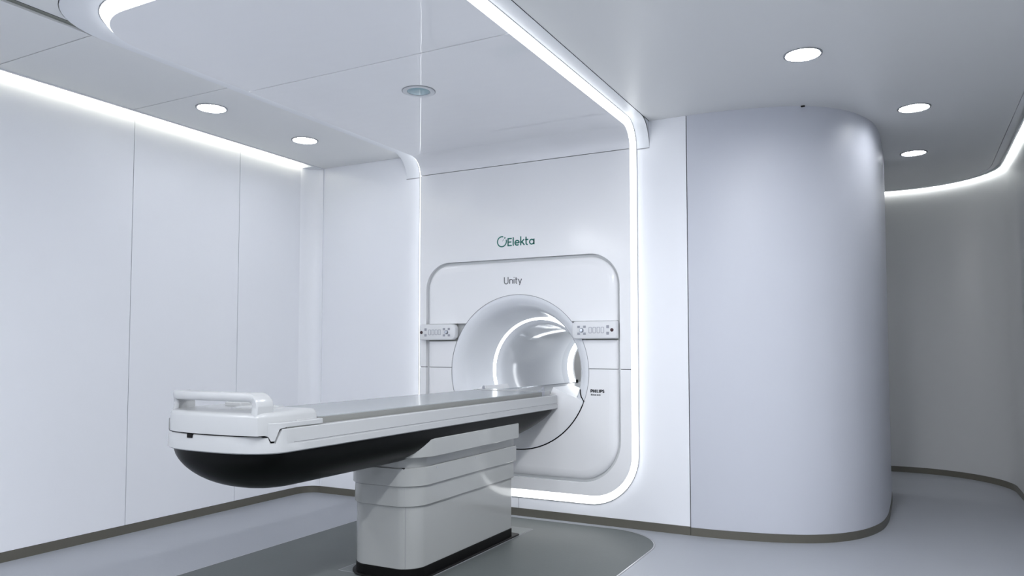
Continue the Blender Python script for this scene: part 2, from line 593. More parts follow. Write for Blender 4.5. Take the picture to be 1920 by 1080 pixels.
def cloop(il, ir, i_f, ib, d):
    """outline in (x, v) with insets; same vertex count for every call"""
    out = []
    for k in range(15):                       # front right -> corner
        t = 0.5 * pi * k / 14
        out.append((CXR - CR + (CR - ir) * sin(t), CR - (CR - i_f) * cos(t)))
    vs = [0.8, 1.2, 1.6, 2.0, 2.4] + ARCV + [zv(z) for z in (2.2, 1.8, 1.4, 1.0, 0.7)]
    out += [(CXR - ir, v) for v in vs]
    for k in range(15):
        t = 0.5 * pi * k / 14
        out.append((CXR - CR + (CR - ir) * cos(t), VM - CR + (CR - ib) * sin(t)))
    for k in range(15):
        t = 0.5 * pi * k / 14
        out.append((CXL + CR - (CR - il) * sin(t), VM - CR + (CR - ib) * cos(t)))
    out += [(CXL + il, v) for v in reversed(vs)]
    for k in range(15):
        t = 0.5 * pi * k / 14
        out.append((CXL + CR - (CR - il) * cos(t), CR - (CR - i_f) * sin(t)))
    return [P(x, v, d) for x, v in out]


IL, IR, IF, IB = 0.038, 0.031, 0.045, 0.066
DP = 0.05
MB().loft([cloop(-0.004, -0.004, -0.004, -0.004, -0.004), cloop(-0.004, -0.004, -0.004, -0.004, 0.004), cloop(0.0, 0.0, 0.0, 0.0, 0.004)]).build('edge_profile', M['bezel'], canopy, smooth=50)
MB().loft([cloop(0, 0, 0, 0, 0.003), cloop(IL * 0.5, IR * 0.62, IF * 0.55, IB * 0.5, DP * 0.62), cloop(IL, IR, IF, IB, DP - 0.002)]).build('light_strip', M['strip'], canopy, smooth=60)


def xlim(v):
    """left and right boundary of the front sheet at path length v"""
    l, r = CXL + IL, CXR - IR
    if v < CR:
        q = sqrt(max(0, 1 - ((CR - v) / (CR - IF)) ** 2))
        return CXL + CR - (CR - IL) * q, CXR - CR + (CR - IR) * q
    return l, r


def canopy_rows(vs, name):
    mb = MB()
    top, bot = [], []
    loops = []
    for v in vs:
        l, r = xlim(v)
        xs = [l + (r - l) * k / 6 for k in range(7)]
        loops.append([P(x, v, DP) for x in xs] + [P(x, v, DP - 0.03) for x in reversed(xs)])
    mb.loft(loops, closed=True, cap=(True, True))
    return mb.build(name, M['gloss'], canopy, smooth=40)


VJ = 3.114 - V0
vfr = [CR - (CR - IF) * cos(0.5 * pi * k / 14) for k in range(15)]
canopy_rows(vfr + [0.5, 0.8, VJ - 0.0034], 'ceiling_panel')
canopy_rows([VJ + 0.0034, 1.4, 1.8, 2.2, 2.5] + ARCV + [zv(2.5885)], 'cove_panel')

# wall cover panels (around the scanner opening), split at z = 1.076
GR = rr(-3.341, -1.747, 0.290, 1.880, (0.30, 0.30, 0.225, 0.205), 14)
ZJ = 1.0757
wall_out = rr(CXL + IL, CXR - IR, 0.137 + IB, 2.5835, (CR - IB, CR - IB, 0.0001, 0.0001), 14)


def wall_piece(z0, z1, name):
    o = clip(clip(wall_out, 1, z0, True), 1, z1, False)
    h = clip(clip(GR, 1, z0, True), 1, z1, False)
    zc = z0 if z1 > 2 else z1
    onc = lambda p: abs(p[1] - zc) < 1e-6
    # rotate both loops so that they start on the cut line
    def rot(l):
        n = len(l)
        for i in range(n):
            if onc(l[i]) and onc(l[i - 1]):
                return l[i:] + l[:i]
        return l
    o, h = rot(o), rot(h)
    poly = o + list(reversed(h))
    mb = MB()
    plate(mb, poly, [], lambda x, z: (x, YW - DP, z), lambda x, z: (x, YW - 0.018, z))
    return mb.build(name, M['shell'], canopy, smooth=0, bevel=0.0025)


wall_piece(ZJ + 0.002, 2.5835, 'upper_cover')
wall_piece(0.1, ZJ - 0.002, 'lower_cover')
MB().box(CXL + IL, CXR - IR, YW - 0.03, YW - 0.024, 2.570, 2.60).build('joint_backing', M['joint'], canopy, smooth=0)
MB().prism([(CXL + IL, 0), (CXR - IR, 0), (CXR - IR, 1), (CXL + IL, 1)], lambda x, t: (x, 3.10 + t * 0.03, CZ - 0.028), lambda x, t: (x, 3.10 + t * 0.03, CZ - 0.02)).build('joint_backing', M['joint'], canopy, smooth=0)
for x0, x1 in ((CXL + IL, -3.342), (-1.746, CXR - IR)):
    MB().box(x0, x1, YW - 0.034, YW - 0.026, ZJ - 0.01, ZJ + 0.01).build('joint_backing', M['joint'], canopy, smooth=0)


# ---- lettering drawn as strokes
def strokes(segs, x0, z0, h, wd, y, th=0.0012):
    mb = MB()
    for s in segs:
        pts = [(x0 + p[0] * h, z0 + p[1] * h) for p in s]
        n = len(pts)
        L, R = [], []
        closed = abs(pts[0][0] - pts[-1][0]) + abs(pts[0][1] - pts[-1][1]) < 1e-6
        for i in range(n):
            a = pts[i - 1] if i else (pts[-2] if closed else pts[0])
            b = pts[i + 1] if i < n - 1 else (pts[1] if closed else pts[-1])
            tx, tz = b[0] - a[0], b[1] - a[1]
            l = sqrt(tx * tx + tz * tz) or 1
            nx, nz = -tz / l * wd / 2, tx / l * wd / 2
            L.append((pts[i][0] + nx, pts[i][1] + nz))
            R.append((pts[i][0] - nx, pts[i][1] - nz))
        loops = []
        for l, r in zip(L, R):
            loops.append([(l[0], y, l[1]), (r[0], y, r[1]), (r[0], y - th, r[1]), (l[0], y - th, l[1])])
        mb.loft(loops, cap=(True, True))
    return mb


def arc(cx, cz, r, a0, a1, n=18):
    return [(cx + r * cos(radians(a0 + (a1 - a0) * k / n)), cz + r * sin(radians(a0 + (a1 - a0) * k / n))) for k in range(n + 1)]


def sh(segs, dx):
    return [[(p[0] + dx, p[1]) for p in s] for s in segs]


E_ = [[(0, 0), (0, 1)], [(0, 0.93), (0.52, 0.93)], [(0, 0.5), (0.46, 0.5)], [(0, 0.07), (0.52, 0.07)]]
l_ = [[(0, 0), (0, 1.06)]]
e_ = [arc(0.33, 0.34, 0.29, 0, 312), [(0.06, 0.34), (0.62, 0.34)]]
k_ = [[(0, 0), (0, 1.1)], [(0.46, 0.72), (0.03, 0.33)], [(0.16, 0.44), (0.5, 0)]]
t_ = [[(0.12, 1.0), (0.12, 0.2)] + arc(0.32, 0.24, 0.2, 190, 280, 6), [(0, 0.66), (0.42, 0.66)]]
a_ = [arc(0.32, 0.34, 0.29, 0, 360, 24), [(0.62, 0), (0.62, 0.7)]]
YP = YW - DP
word = sh(E_, 0) + sh(l_, 0.72) + sh(e_, 0.93) + sh(k_, 1.76) + sh(t_, 2.37) + sh(a_, 2.94)
strokes(word, -2.6135, 1.9745, 0.0600, 0.0093, YP).build('lettering', M['teal'], canopy, smooth=0, weld=False)
em = [arc(0, 0, 1, 78, 372 + 0, 40), ]
strokes([arc(0, 0, 1, 72, 380, 40)], -2.6655, 2.0115, 0.0375, 0.0085, YP).build('emblem', M['teal'], canopy, smooth=0, weld=False)
eb = MB()
for (cx, cz, q) in ((0.024, 0.026, 0.0068), (0.0125, 0.0125, 0.0038), (0.005, 0.005, 0.0024)):
    eb.prism([(cx - q, cz), (cx, cz - q), (cx + q * 1.2, cz + q * 0.2), (cx + q * 0.2, cz + q * 1.2)], lambda x, z: (-2.6655 + x, YP, 2.0115 + z), lambda x, z: (-2.6655 + x, YP - 0.0012, 2.0115 + z))
eb.build('emblem_spark', M['teal'], canopy, smooth=0)

# ================================================================== SCANNER
scan = thing('radiotherapy_scanner', 'white ring-shaped scanner with lit round bore set into the gantry wall', 'scanner', (XC, 4.87, 0.0))
gb = MB()
plate(gb, rr(-3.3395, -1.7485, 0.2915, 1.8785, (0.298, 0.298, 0.223, 0.203), 14), [circle(XC, ZC, 0.55)], lambda x, z: (x, 4.9015, z), lambda x, z: (x, 4.912, z))
gb.build('groove_frame', M['groove'], scan, smooth=0)

# pillow-edged face panel, built whole and cut into its covers
def face_shell():
    mb = MB()
    loops = []
    for ins_, y in ((0.020, 4.900), (0.0205, 4.888), (0.026, 4.877), (0.036, 4.870), (0.055, 4.8645), (0.080, 4.862), (0.084, 4.862)):
        rs = [max(0.02, q - ins_) for q in (0.30, 0.30, 0.225, 0.205)]
        loops.append([(x, y, z) for x, z in rr(-3.341 + ins_, -1.747 - ins_, 0.290 + ins_, 1.880 - ins_, rs, 14)])
    mb.loft(loops)
    ins_ = 0.084
    rs = [max(0.02, q - ins_) for q in (0.30, 0.30, 0.225, 0.205)]
    flat_fill(mb, rr(-3.341 + ins_, -1.747 - ins_, 0.290 + ins_, 1.880 - ins_, rs, 14), [circle(XC, ZC, 0.5635, 96)], lambda x, z: (x, 4.862, z))
    return mb


def face_cover(z0, z1, name, x0=-9, x1=9):
    s = face_shell()
    me = bpy.data.meshes.new(name)
    me.from_pydata(s.v, [], s.f)
    bm = bmesh.new()
    bm.from_mesh(me)
    bmesh.ops.remove_doubles(bm, verts=bm.verts, dist=1e-5)
    for z, up, ax in ((z0, False, 2), (z1, True, 2), (x0, False, 0), (x1, True, 0)):
        geom = list(bm.verts) + list(bm.edges) + list(bm.faces)
        no = (0, 0, 1) if ax == 2 else (1, 0, 0)
        bmesh.ops.bisect_plane(bm, geom=geom, plane_co=tuple(z * q for q in no), plane_no=no, clear_outer=up, clear_inner=not up)
    bmesh.ops.recalc_face_normals(bm, faces=bm.faces)
    # make the front face the camera
    if sum(f.normal.y * f.calc_area() for f in bm.faces) > 0:
        bmesh.ops.reverse_faces(bm, faces=bm.faces)
    bm.to_mesh(me)
    bm.free()
    return finish(name, me, M['shell'], scan, smooth=35, solid=0.010)


face_cover(1.4085, 3.0, 'face_cover')
face_cover(1.0777, 1.2740, 'face_cover', x1=XC)
face_cover(1.0777, 1.2740, 'face_cover', x0=XC)
face_cover(0.0, 1.0737, 'face_cover')
for x0, x1, c0, c1 in ((-3.318, XC - 0.53, -3.318, -3.075), (XC + 0.53, -1.770, -1.995, -1.770)):
    MB().box(x0, x1, 4.884, 4.90, 1.262, 1.42).build('niche_panel', M['niche'], scan, smooth=0)
    MB().box(x0 - (0.0 if x0 < XC else -0.02), x1 - (0.02 if x0 < XC else 0.0), 4.884, 4.90, 1.06, 1.09).build('joint_backing', M['joint_light'], scan, smooth=0)
    MB().box(c0, c1, 4.868, 4.885, 1.30, 1.39).build('panel_mount', M['niche'], scan, smooth=0)

# flare, bore and rings
A = (XC, 0, ZC)
MB().lathe([(0.5605, 4.895), (0.5600, 4.862)] + smooth_path([(0.557, 4.8610), (0.532, 4.867), (0.507, 4.883), (0.486, 4.910), (0.467, 4.96), (0.448, 5.04), (0.428, 5.13), (0.407, 5.228)], 6), A, 'Y', 96).build('flare', M['bore'], scan, smooth=60)
MB().lathe([(0.407, 5.228), (0.400, 5.240), (0.392, 5.250)], A, 'Y', 96).build('ring_light', M['ring'], scan, smooth=60)
MB().lathe([(0.392, 5.250), (0.373, 5.275), (0.362, 5.30), (0.356, 5.34), (0.353, 5.6), (0.352, 6.1), (0.352, 6.44)], A, 'Y', 96).build('bore_liner', M['bore'], scan, smooth=60)
MB().lathe([(0.352, 6.44), (0.352, 6.575)], A, 'Y', 96).build('rear_liner', M['bore_matte'], scan, smooth=60)
MB().lathe([(0.352, 6.575), (0.345, 6.61), (0.336, 6.655)], A, 'Y', 96).build('ring_light', M['ring_rear'], scan, smooth=60)
MB().lathe([(0.336, 6.655), (0.334, 6.68), (0.36, 6.75), (0.42, 6.9), (0.52, 7.0), (0.60, 7.02)], A, 'Y', 96).build('rear_flare', M['shell'], scan, smooth=60)
ld = MB()
for k in range(64):
    a = 2 * pi * k / 64
    c = (XC + 0.344 * cos(a), 6.62, ZC + 0.344 * sin(a))
    ld.box(c[0] - 0.005, c[0] + 0.005, c[1] - 0.010, c[1] + 0.010, c[2] - 0.005, c[2] + 0.005)
o = ld.build('led_row', M['led'], scan, smooth=0)
o['kind'] = 'stuff'
# thin shadow line round the flare, heavier gasket under the couch
MB().lathe([(0.5605, 4.8610), (0.5640, 4.8610)], A, 'Y', 96, radians(-21), radians(201)).build('flare_joint', M['joint_light'], scan, smooth=0)
gp = [(XC + 0.5615 * cos(radians(a)), 4.8605, ZC + 0.5615 * sin(radians(a))) for a in range(-159, -20, 3)]
gp = gp + [(XC + 0.503, 4.866, ZC - 0.17), (XC + 0.492, 4.874, ZC - 0.145), (XC + 0.488, 4.885, ZC - 0.12)]
MB().tube(gp, 0.0042, 6).build('gasket', M['rubber'], scan, smooth=60)
# apron closing the lower half of the flare round the couch end
ap = [(0.557, 4.866), (0.545, 4.859), (0.46, 4.862), (0.36, 4.875), (0.30, 4.882), (0.30, 5.24), (0.402, 5.24), (0.424, 5.14), (0.449, 5.03), (0.467, 4.95), (0.484, 4.905), (0.51, 4.876), (0.55, 4.870)]
am = MB()
loops = []
for k in range(41):
    a = radians(-159 + 138 * k / 40)
    loops.append([(XC + r * cos(a), y, ZC + r * sin(a)) for r, y in ap])
am.loft(loops, cap=(True, True))
am.build('apron', M['shell'], scan, smooth=40)
# flat bridge that carries the tabletop through the bore
br = [(-0.245, 0.905), (0.245, 0.905), (0.255, 0.895), (0.235, 0.84), (0.17, 0.752), (-0.17, 0.752), (-0.235, 0.84), (-0.255, 0.895)]
MB().prism(br, lambda x, z: (XC + x, 4.90, z), lambda x, z: (XC + x, 6.95, z)).build('bore_bridge', M['plastic'], scan, smooth=0)
for s in (-1, 1):
    MB().box(XC + s * 0.225 - 0.008, XC + s * 0.225 + 0.008, 5.0, 6.9, 0.905, 0.911).build('guide_rail', M['steel'], scan, smooth=0)
MB().box(XC + 0.13, XC + 0.20, 6.30, 6.40, 0.905, 0.945).build('bridge_catch', M['plastic'], scan, smooth=0, bevel=0.006)
MB().lathe([(0.0, 0.0), (0.010, 0.0), (0.010, 0.03), (0.0, 0.03)], (XC - 0.20, 6.45, 0.905), 'Z', 12).build('bridge_pin', M['rubber'], scan, smooth=40)


sl = bpy.data.lights.new('bore_fill_lamp', 'POINT')  # added point light, brightens what shows through the rear of the bore
sl.energy = 22.0
sl.shadow_soft_size = 0.15
so = bpy.data.objects.new('bore_fill_lamp', sl)
COL.objects.link(so)
so.location = (-3.0, 7.7, 2.3)
under(so, scan)


# control panels
def control_panel(x0, x1, inner_right, name='control_panel'):
    zc0, zc1 = 1.284, 1.405
    if inner_right:
        pl = rr(x0, x1, zc0, zc1, (0.012, 0.038, 0.038, 0.012), 8)
    else:
        pl = rr(x0, x1, zc0, zc1, (0.030, 0.008, 0.008, 0.030), 8)
    mb = MB()
    n = len(pl)
    cx, cz = (x0 + x1) / 2, (zc0 + zc1) / 2
    def ring(s, y):
        return [(cx + (px - cx) * (1 - s / (x1 - x0) * 2), y, cz + (pz - cz) * (1 - s / (zc1 - zc0) * 2)) for px, pz in pl]
    mb.loft([ring(0, 4.8692), ring(0, 4.826), ring(0.002, 4.822), ring(0.006, 4.820)], cap=(True, True))
    return mb.build(name, M['panel_plastic'], scan, smooth=40)


for side in (-1, 1):
    x0, x1 = ((-3.372, -3.046) if side < 0 else (-2.082, -1.757))
    cpn = control_panel(x0, x1, side < 0)
    sx = side
    out = x0 if side < 0 else x1        # outer end of the panel
    kx = lambda d: out - sx * d         # distance from the outer end
    MB().lathe([(0.0, 4.8145), (0.007, 4.8145), (0.011, 4.816), (0.0125, 4.8205)], (kx(0.030 if side > 0 else 0.022), 0, 1.343), 'Y', 20).build('button', M['red'], cpn, smooth=40)
    for dz in (0.022, -0.022):
        MB().box(kx(0.060) - 0.010, kx(0.060) + 0.010, 4.8175, 4.8205, 1.343 + dz - 0.010, 1.343 + dz + 0.010).build('key', M['key'], cpn, smooth=0, bevel=0.002)
    for k in range(4):
        d = 0.098 + 0.030 * k
        # outlined keys: a frame with a lighter cap inside
        cxk = kx(d)
        fr = rr(cxk - 0.0115, cxk + 0.0115, 1.343 - 0.021, 1.343 + 0.021, 0.006, 5)
        fi = rr(cxk - 0.0085, cxk + 0.0085, 1.343 - 0.018, 1.343 + 0.018, 0.004, 5)
        b2 = MB()
        plate(b2, fr, [fi], lambda x, z: (x, 4.8185, z), lambda x, z: (x, 4.8203, z))
        b2.build('key', M['key'], cpn, smooth=0)
    for dx in (-0.022, 0.022):
        for dz in (-0.024, 0.024):
            xx = kx(0.252) + dx
            MB().box(xx - 0.010, xx + 0.010, 4.8180, 4.8205, 1.343 + dz - 0.008, 1.343 + dz + 0.008).build('key', M['key'], cpn, smooth=0, bevel=0.003)
    MB().lathe([(0.0, 4.808), (0.010, 4.809), (0.015, 4.8145), (0.017, 4.8205)], (kx(0.252), 0, 1.342), 'Y', 20).build('joystick', M['steel'], cpn, smooth=40)

# lettering on the scanner face
U_ = [[(0, 1), (0, 0.32)] + arc(0.31, 0.31, 0.31, 180, 360, 12) + [(0.62, 1)]]
n_ = [[(0, 0), (0, 0.66)], arc(0.24, 0.40, 0.24, 180, 0, 10) + [(0.48, 0)]]
i_ = [[(0, 0), (0, 0.66)], [(0, 0.86), (0, 0.96)]]
t2 = [[(0.1, 0.92), (0.1, 0.16)] + arc(0.25, 0.16, 0.15, 180, 280, 6), [(0, 0.64), (0.34, 0.64)]]
y_ = [[(0, 0.66), (0.26, 0.02)], [(0.52, 0.66), (0.18, -0.26)]]
strokes(sh(U_, 0.04) + sh(n_, 0.92) + sh(i_, 1.64) + sh(t2, 1.86) + sh(y_, 2.34), -2.642, 1.694, 0.0505, 0.0058, 4.862).build('lettering', M['ink'], scan, smooth=0, weld=False)
P_ = [[(0, 0), (0, 1)], [(0, 0.9), (0.35, 0.9)] + arc(0.35, 0.66, 0.24, 90, -90, 8) + [(0, 0.42)]]
H_ = [[(0, 0), (0, 1)], [(0.6, 0), (0.6, 1)], [(0, 0.5), (0.6, 0.5)]]
I_ = [[(0, 0), (0, 1)]]
L_ = [[(0, 1), (0, 0.1), (0.45, 0.1)]]
S_ = [arc(0.3, 0.70, 0.22, 20, 270, 10) + arc(0.3, 0.27, 0.22, 90, -160, 10)]
strokes(sh(P_, 0.1) + sh(H_, 0.92) + sh(I_, 1.86) + sh(L_, 2.24) + sh(I_, 2.96) + sh(P_, 3.34) + sh(S_, 4.06), -1.9605, 0.9125, 0.0215, 0.0058, 4.862).build('lettering', M['black_ink'], scan, smooth=0, weld=False)
# the line below it is too small to read: a row of tiny strokes of about its length
tl = []
for k, q in enumerate((0, 0.35, 0.7, 1.15, 1.5, 2.05, 2.4, 2.75, 3.1, 3.7, 4.05, 4.5, 4.9, 5.3, 5.75)):
    tl.append([(q, -0.12 if k in (9, 13) else 0), (q, (1.0 if k in (0, 1, 3) else 0.66))])
    if k % 3 != 2:
        tl.append([(q, 0.6), (q + 0.3, 0.6)])
strokes(tl, -1.957, 0.8925, 0.0118, 0.0026, 4.862).build('small_print', M['ink'], scan, smooth=0, weld=False)

# ================================================================== TREATMENT COUCH
couch = thing('treatment_couch', 'long white treatment couch with black hull on a stepped white pedestal', 'couch', (XC, 3.75, 0.0))
PX0, PX1, PY0, PY1 = -2.742, -2.295, 3.255, 4.335


def ped(e, z0, z1, name, m, bev=0.004, e_far=None):
    ef = e if e_far is None else e_far
    pl = rr(PX0 - e, PX1 + e, PY0 - e, PY1 + ef, (0.13 + e, 0.095 + e, 0.02, 0.02), 14)
    bow = lambda x, y: y - 0.03 * max(0, 1 - ((x - (PX0 + PX1) / 2) / 0.24) ** 2) * max(0, 1 - (y - PY0 + e) / 0.16)
    mb = MB()
    lp = lambda z, s: [((PX0 + PX1) / 2 + (x - (PX0 + PX1) / 2) * (1 - s), (PY0 + PY1) / 2 + (bow(x, y) - (PY0 + PY1) / 2) * (1 - s), z) for x, y in pl]
    mb.loft([lp(z0, 0.006), lp(z0 + 0.003, 0), lp(z1 - 0.004, 0), lp(z1, 0.012)], cap=(True, True))
    return mb.build(name, M[m], couch, smooth=14)


ped(0.022, 0.0036, 0.013, 'base_flange', 'rubber', e_far=0.07)
ped(0.002, 0.010, 0.062, 'base_plinth', 'rubber')
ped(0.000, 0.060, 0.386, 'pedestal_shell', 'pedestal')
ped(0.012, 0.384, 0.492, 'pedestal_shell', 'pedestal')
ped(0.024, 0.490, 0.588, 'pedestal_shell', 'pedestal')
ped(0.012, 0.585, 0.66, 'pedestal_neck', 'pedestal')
# seam on the near end
for z0, z1, e in ((0.066, 0.383, 0.0), (0.388, 0.489, 0.012), (0.494, 0.586, 0.024)):
    MB().box(-2.352 - 0.0012, -2.352 + 0.0012, PY0 - e - 0.0075, PY0 + 0.03, z0, z1).build('seam', M['joint_light'], couch, smooth=0)
for (x, y, z) in ((PX1 + 0.0245, 3.42, 0.574), (PX1 + 0.0245, 3.83, 0.574), (PX1 + 0.0245, 4.27, 0.574)):
    MB().lathe([(0.0, 0.001), (0.004, 0.001), (0.0045, -0.002)], (x, y, z), 'X', 10).build('screw', M['key'], couch, smooth=0)
MB().box(-2.375, -2.345, PY0 - 0.031, PY0 - 0.02, 0.5815, 0.588).build('latch', M['rubber'], couch, smooth=0)
# collar that cradles the hull
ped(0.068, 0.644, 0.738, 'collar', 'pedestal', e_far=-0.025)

# black hull: sections along Y
HW, HZ, HD = 0.313, 0.795, 0.192
hl = MB()
loops = []
NS = 28
bowf = lambda off: 0.17 * (1 - max(0.0, 1 - (min(abs(off), 0.322) / 0.322) ** 2.6) ** (1 / 2.6))
stations = [2.134 + 0.364 * (1 - cos(0.5 * pi * k / 16)) for k in range(17)] + [2.8, 3.3, 3.9, 4.38] + [4.38 + 0.46 * sin(0.5 * pi * k / 14) for k in range(1, 15)]
for y in stations:
    d, wv, b = HD, HW, 0.0
    if y < 2.498:
        q = (2.498 - y) / 0.364
        d = HD * max(0.0004, 1 - q ** 2.5) ** (1 / 2.3)
        b = q
        b = min(1, q * 1.25) ** 0.7
    if y > 4.38:
        q = (y - 4.38) / 0.46
        d = HD * sqrt(max(0.0004, 1 - q * q))
        wv = HW - 0.03 + 0.03 * sqrt(max(0, 1 - max(0, (y - 4.77) / 0.0701) ** 2)) if y > 4.77 else HW
    l = []
    for k in range(NS + 1):
        t = pi * k / NS
        c, s_ = cos(t), sin(t)
        x = wv * (abs(c) ** (2 / 2.25)) * (1 if c >= 0 else -1)
        z = HZ - d * (s_ ** (2 / 2.25))
        l.append((XC + x, y + bowf(x) * b, z))
    l += [(XC - wv * 0.9, y + bowf(wv * 0.9) * b, HZ + 0.004), (XC + wv * 0.9, y + bowf(wv * 0.9) * b, HZ + 0.004)]
    loops.append(l)
hl.loft(loops, cap=(True, True))
hl.build('hull', M['hull'], couch, smooth=50)
# dark core seen in the gaps
MB().prism([(-0.305, 2.30), (-0.290, 2.203), (-0.26, 2.172), (-0.15, 2.128), (0, 2.118), (0.15, 2.128), (0.26, 2.172), (0.290, 2.203), (0.305, 2.30), (0.305, 4.84), (-0.305, 4.84)],
           lambda x, y: (XC + x, y, 0.796), lambda x, y: (XC + x, y, 0.875)).build('core', M['rubber'], couch, smooth=0)

# white end band round the near end, rising into the side rails
BW = 0.322


def nose_y(off):
    return 2.108 + bowf(off)


# plan of the near end, right rail -> nose -> left rail: (offset, y)
half = [(BW, 4.858), (BW, 4.0), (BW, 3.2), (BW, 2.6), (BW, 2.36), (BW, 2.290)]
for off in (0.3215, 0.3205, 0.319, 0.3175, 0.3120, 0.308, 0.303, 0.298, 0.2950, 0.2915, 0.284, 0.277, 0.27, 0.25, 0.22, 0.18, 0.13, 0.07):
    half.append((off, nose_y(off)))


def rail_top(off, y):
    """top edge of the white band: notch for the latch, then the raised rail"""
    if y > 2.28 or off > 0.3178:
        return 0.889
    if off > 0.307:
        return 0.8345 + (0.889 - 0.8345) * min(1, (off - 0.308) / 0.0095)
    if off > 0.2975:
        return 0.8345
    if off > 0.2915:
        return 0.8345 + 0.021 * (0.298 - off) / 0.0065
    return 0.8575 if off > 0.276 else 0.8610


plan = half + [(0.0, nose_y(0))] + [(-o_, y) for o_, y in reversed(half)]
bl_ = []
for x, y in plan:
    ax = abs(x)
    zt = rail_top(ax, y)
    f = 1 - 0.034 / 0.322 * (1 if ax > 0.25 else ax / 0.25)
    ix, iy = x * f, y + 0.034 * (1 - min(1, ax / 0.322) ** 3)
    # outward normal in plan
    e = 1e-3
    if y > 2.285:
        nx, ny = math.copysign(1, x), 0
    else:
        d_ = (bowf(ax + e) - bowf(max(0, ax - e))) / (2 * e)
        l_n = sqrt(1 + d_ * d_)
        nx, ny = math.copysign(d_ / l_n, x) if x else 0, -1 / l_n
    zg = 1.0
    sec = []
    gv = max(0.0, min(1.0, (y - 2.26) / 0.08))      # the side groove fades out before the nose
    for off_n, z in ((-0.003, 0.7925), (0.003, 0.797), (0.0025, 0.8235), (0.0022 - 0.0037 * gv, 0.8255), (0.0020 - 0.0035 * gv, 0.8310), (0.0018, 0.8330), (-0.0015, zt - 0.004), (-0.005, zt)):
        sec.append((XC + x + nx * off_n, y + ny * off_n, z))
    sec += [(XC + ix, iy, zt if y > 2.30 else zt - 0.016), (XC + ix, iy, 0.7925)]
    bl_.append(sec)
MB().loft(bl_, cap=(True, True)).build('side_rail', M['plastic'], couch, smooth=30)

# tabletop
tp = rr(XC - 0.281, XC + 0.281, 2.478, 4.705, (0.02, 0.02, 0.012, 0.012), 5)
MB().prism(tp, lambda x, y: (x, y, 0.868), lambda x, y: (x, y, 0.9155)).build('tabletop', M['table_edge'], couch, smooth=0, bevel=0.002)
MB().prism(rr(XC - 0.279, XC + 0.279, 2.480, 4.703, (0.02, 0.02, 0.012, 0.012), 5), lambda x, y: (x, y, 0.9150), lambda x, y: (x, y, 0.9185)).build('table_pad', M['tabletop'], couch, smooth=0)
MB().prism(rr(XC - 0.279, XC + 0.279, 4.709, 4.866, (0.004, 0.004, 0.05, 0.05), 6), lambda x, y: (x, y, 0.880), lambda x, y: (x, y, 0.9215)).build('end_plate', M['plastic'], couch, smooth=0, bevel=0.003)
MB().box(XC + 0.245, XC + 0.284, 4.695, 4.735, 0.885, 0.924).build('corner_block', M['key'], couch, smooth=0, bevel=0.004)
for x, y in ((XC - 0.245, 4.80), (XC + 0.225, 4.83)):
    MB().lathe([(0.0, 0.024), (0.007, 0.023), (0.009, 0.018), (0.009, -0.002)], (x, y, 0.9215), 'Z', 12).build('index_pin', M['key'], couch, smooth=40)

# head-end cover: bowed front, flat top with a shallow round dish
hc = MB()
def cov_y(off):
    if off > 0:
        return 2.105 + 0.030 * (off / 0.29) ** 2 + 0.032 * (1 - max(0.0, 1 - (min(off, 0.290) / 0.290) ** 10) ** (1 / 10))
    return 2.105 + 0.15 * (1 - max(0.0, 1 - (min(abs(off), 0.290) / 0.290) ** 2.8) ** (1 / 2.8))


def cov(z, s):
    l = []
    for k in range(33):
        t = -1 + 2 * k / 32
        off = math.copysign(abs(t) ** 0.6, t) * 0.290
        l.append((XC + off * (1 - s / 0.29), cov_y(off) + s, z))
    l += [(XC + 0.288 - s, 2.474 - 0.03 - s * 0.5, z), (XC + 0.280 - s, 2.474 - 0.008 - s * 0.5, z), (XC + 0.258 - s, 2.474 - s, z), (XC - 0.258 + s, 2.474 - s, z), (XC - 0.280 + s, 2.474 - 0.008 - s * 0.5, z), (XC - 0.288 + s, 2.474 - 0.03 - s * 0.5, z)]
    return l


hc.loft([cov(0.8665, 0.0), cov(0.935, 0.0), cov(0.946, 0.003), cov(0.953, 0.010), cov(0.956, 0.022)], cap=(True, True))
hc.build('head_cover', M['plastic'], couch, smooth=40)
MB().lathe([(0.085, 0.001), (0.090, 0.006), (0.105, 0.0065), (0.112, 0.001)], (XC + 0.06, 2.345, 0.955), 'Z', 40).build('dish_ring', M['plastic'], couch, smooth=50)
MB().lathe([(0.0, 0.010), (0.012, 0.009), (0.014, 0.0)], (XC + 0.06, 2.345, 0.955), 'Z', 16).build('dish_pin', M['plastic'], couch, smooth=50)
MB().box(XC - 0.16, XC - 0.06, 2.36, 2.43, 0.954, 0.975).build('cable_block', M['plastic'], couch, smooth=0, bevel=0.006)
MB().box(XC - 0.085, XC - 0.055, 2.106, 2.13, 0.846, 0.8620).build('catch', M['rubber'], couch, smooth=0)
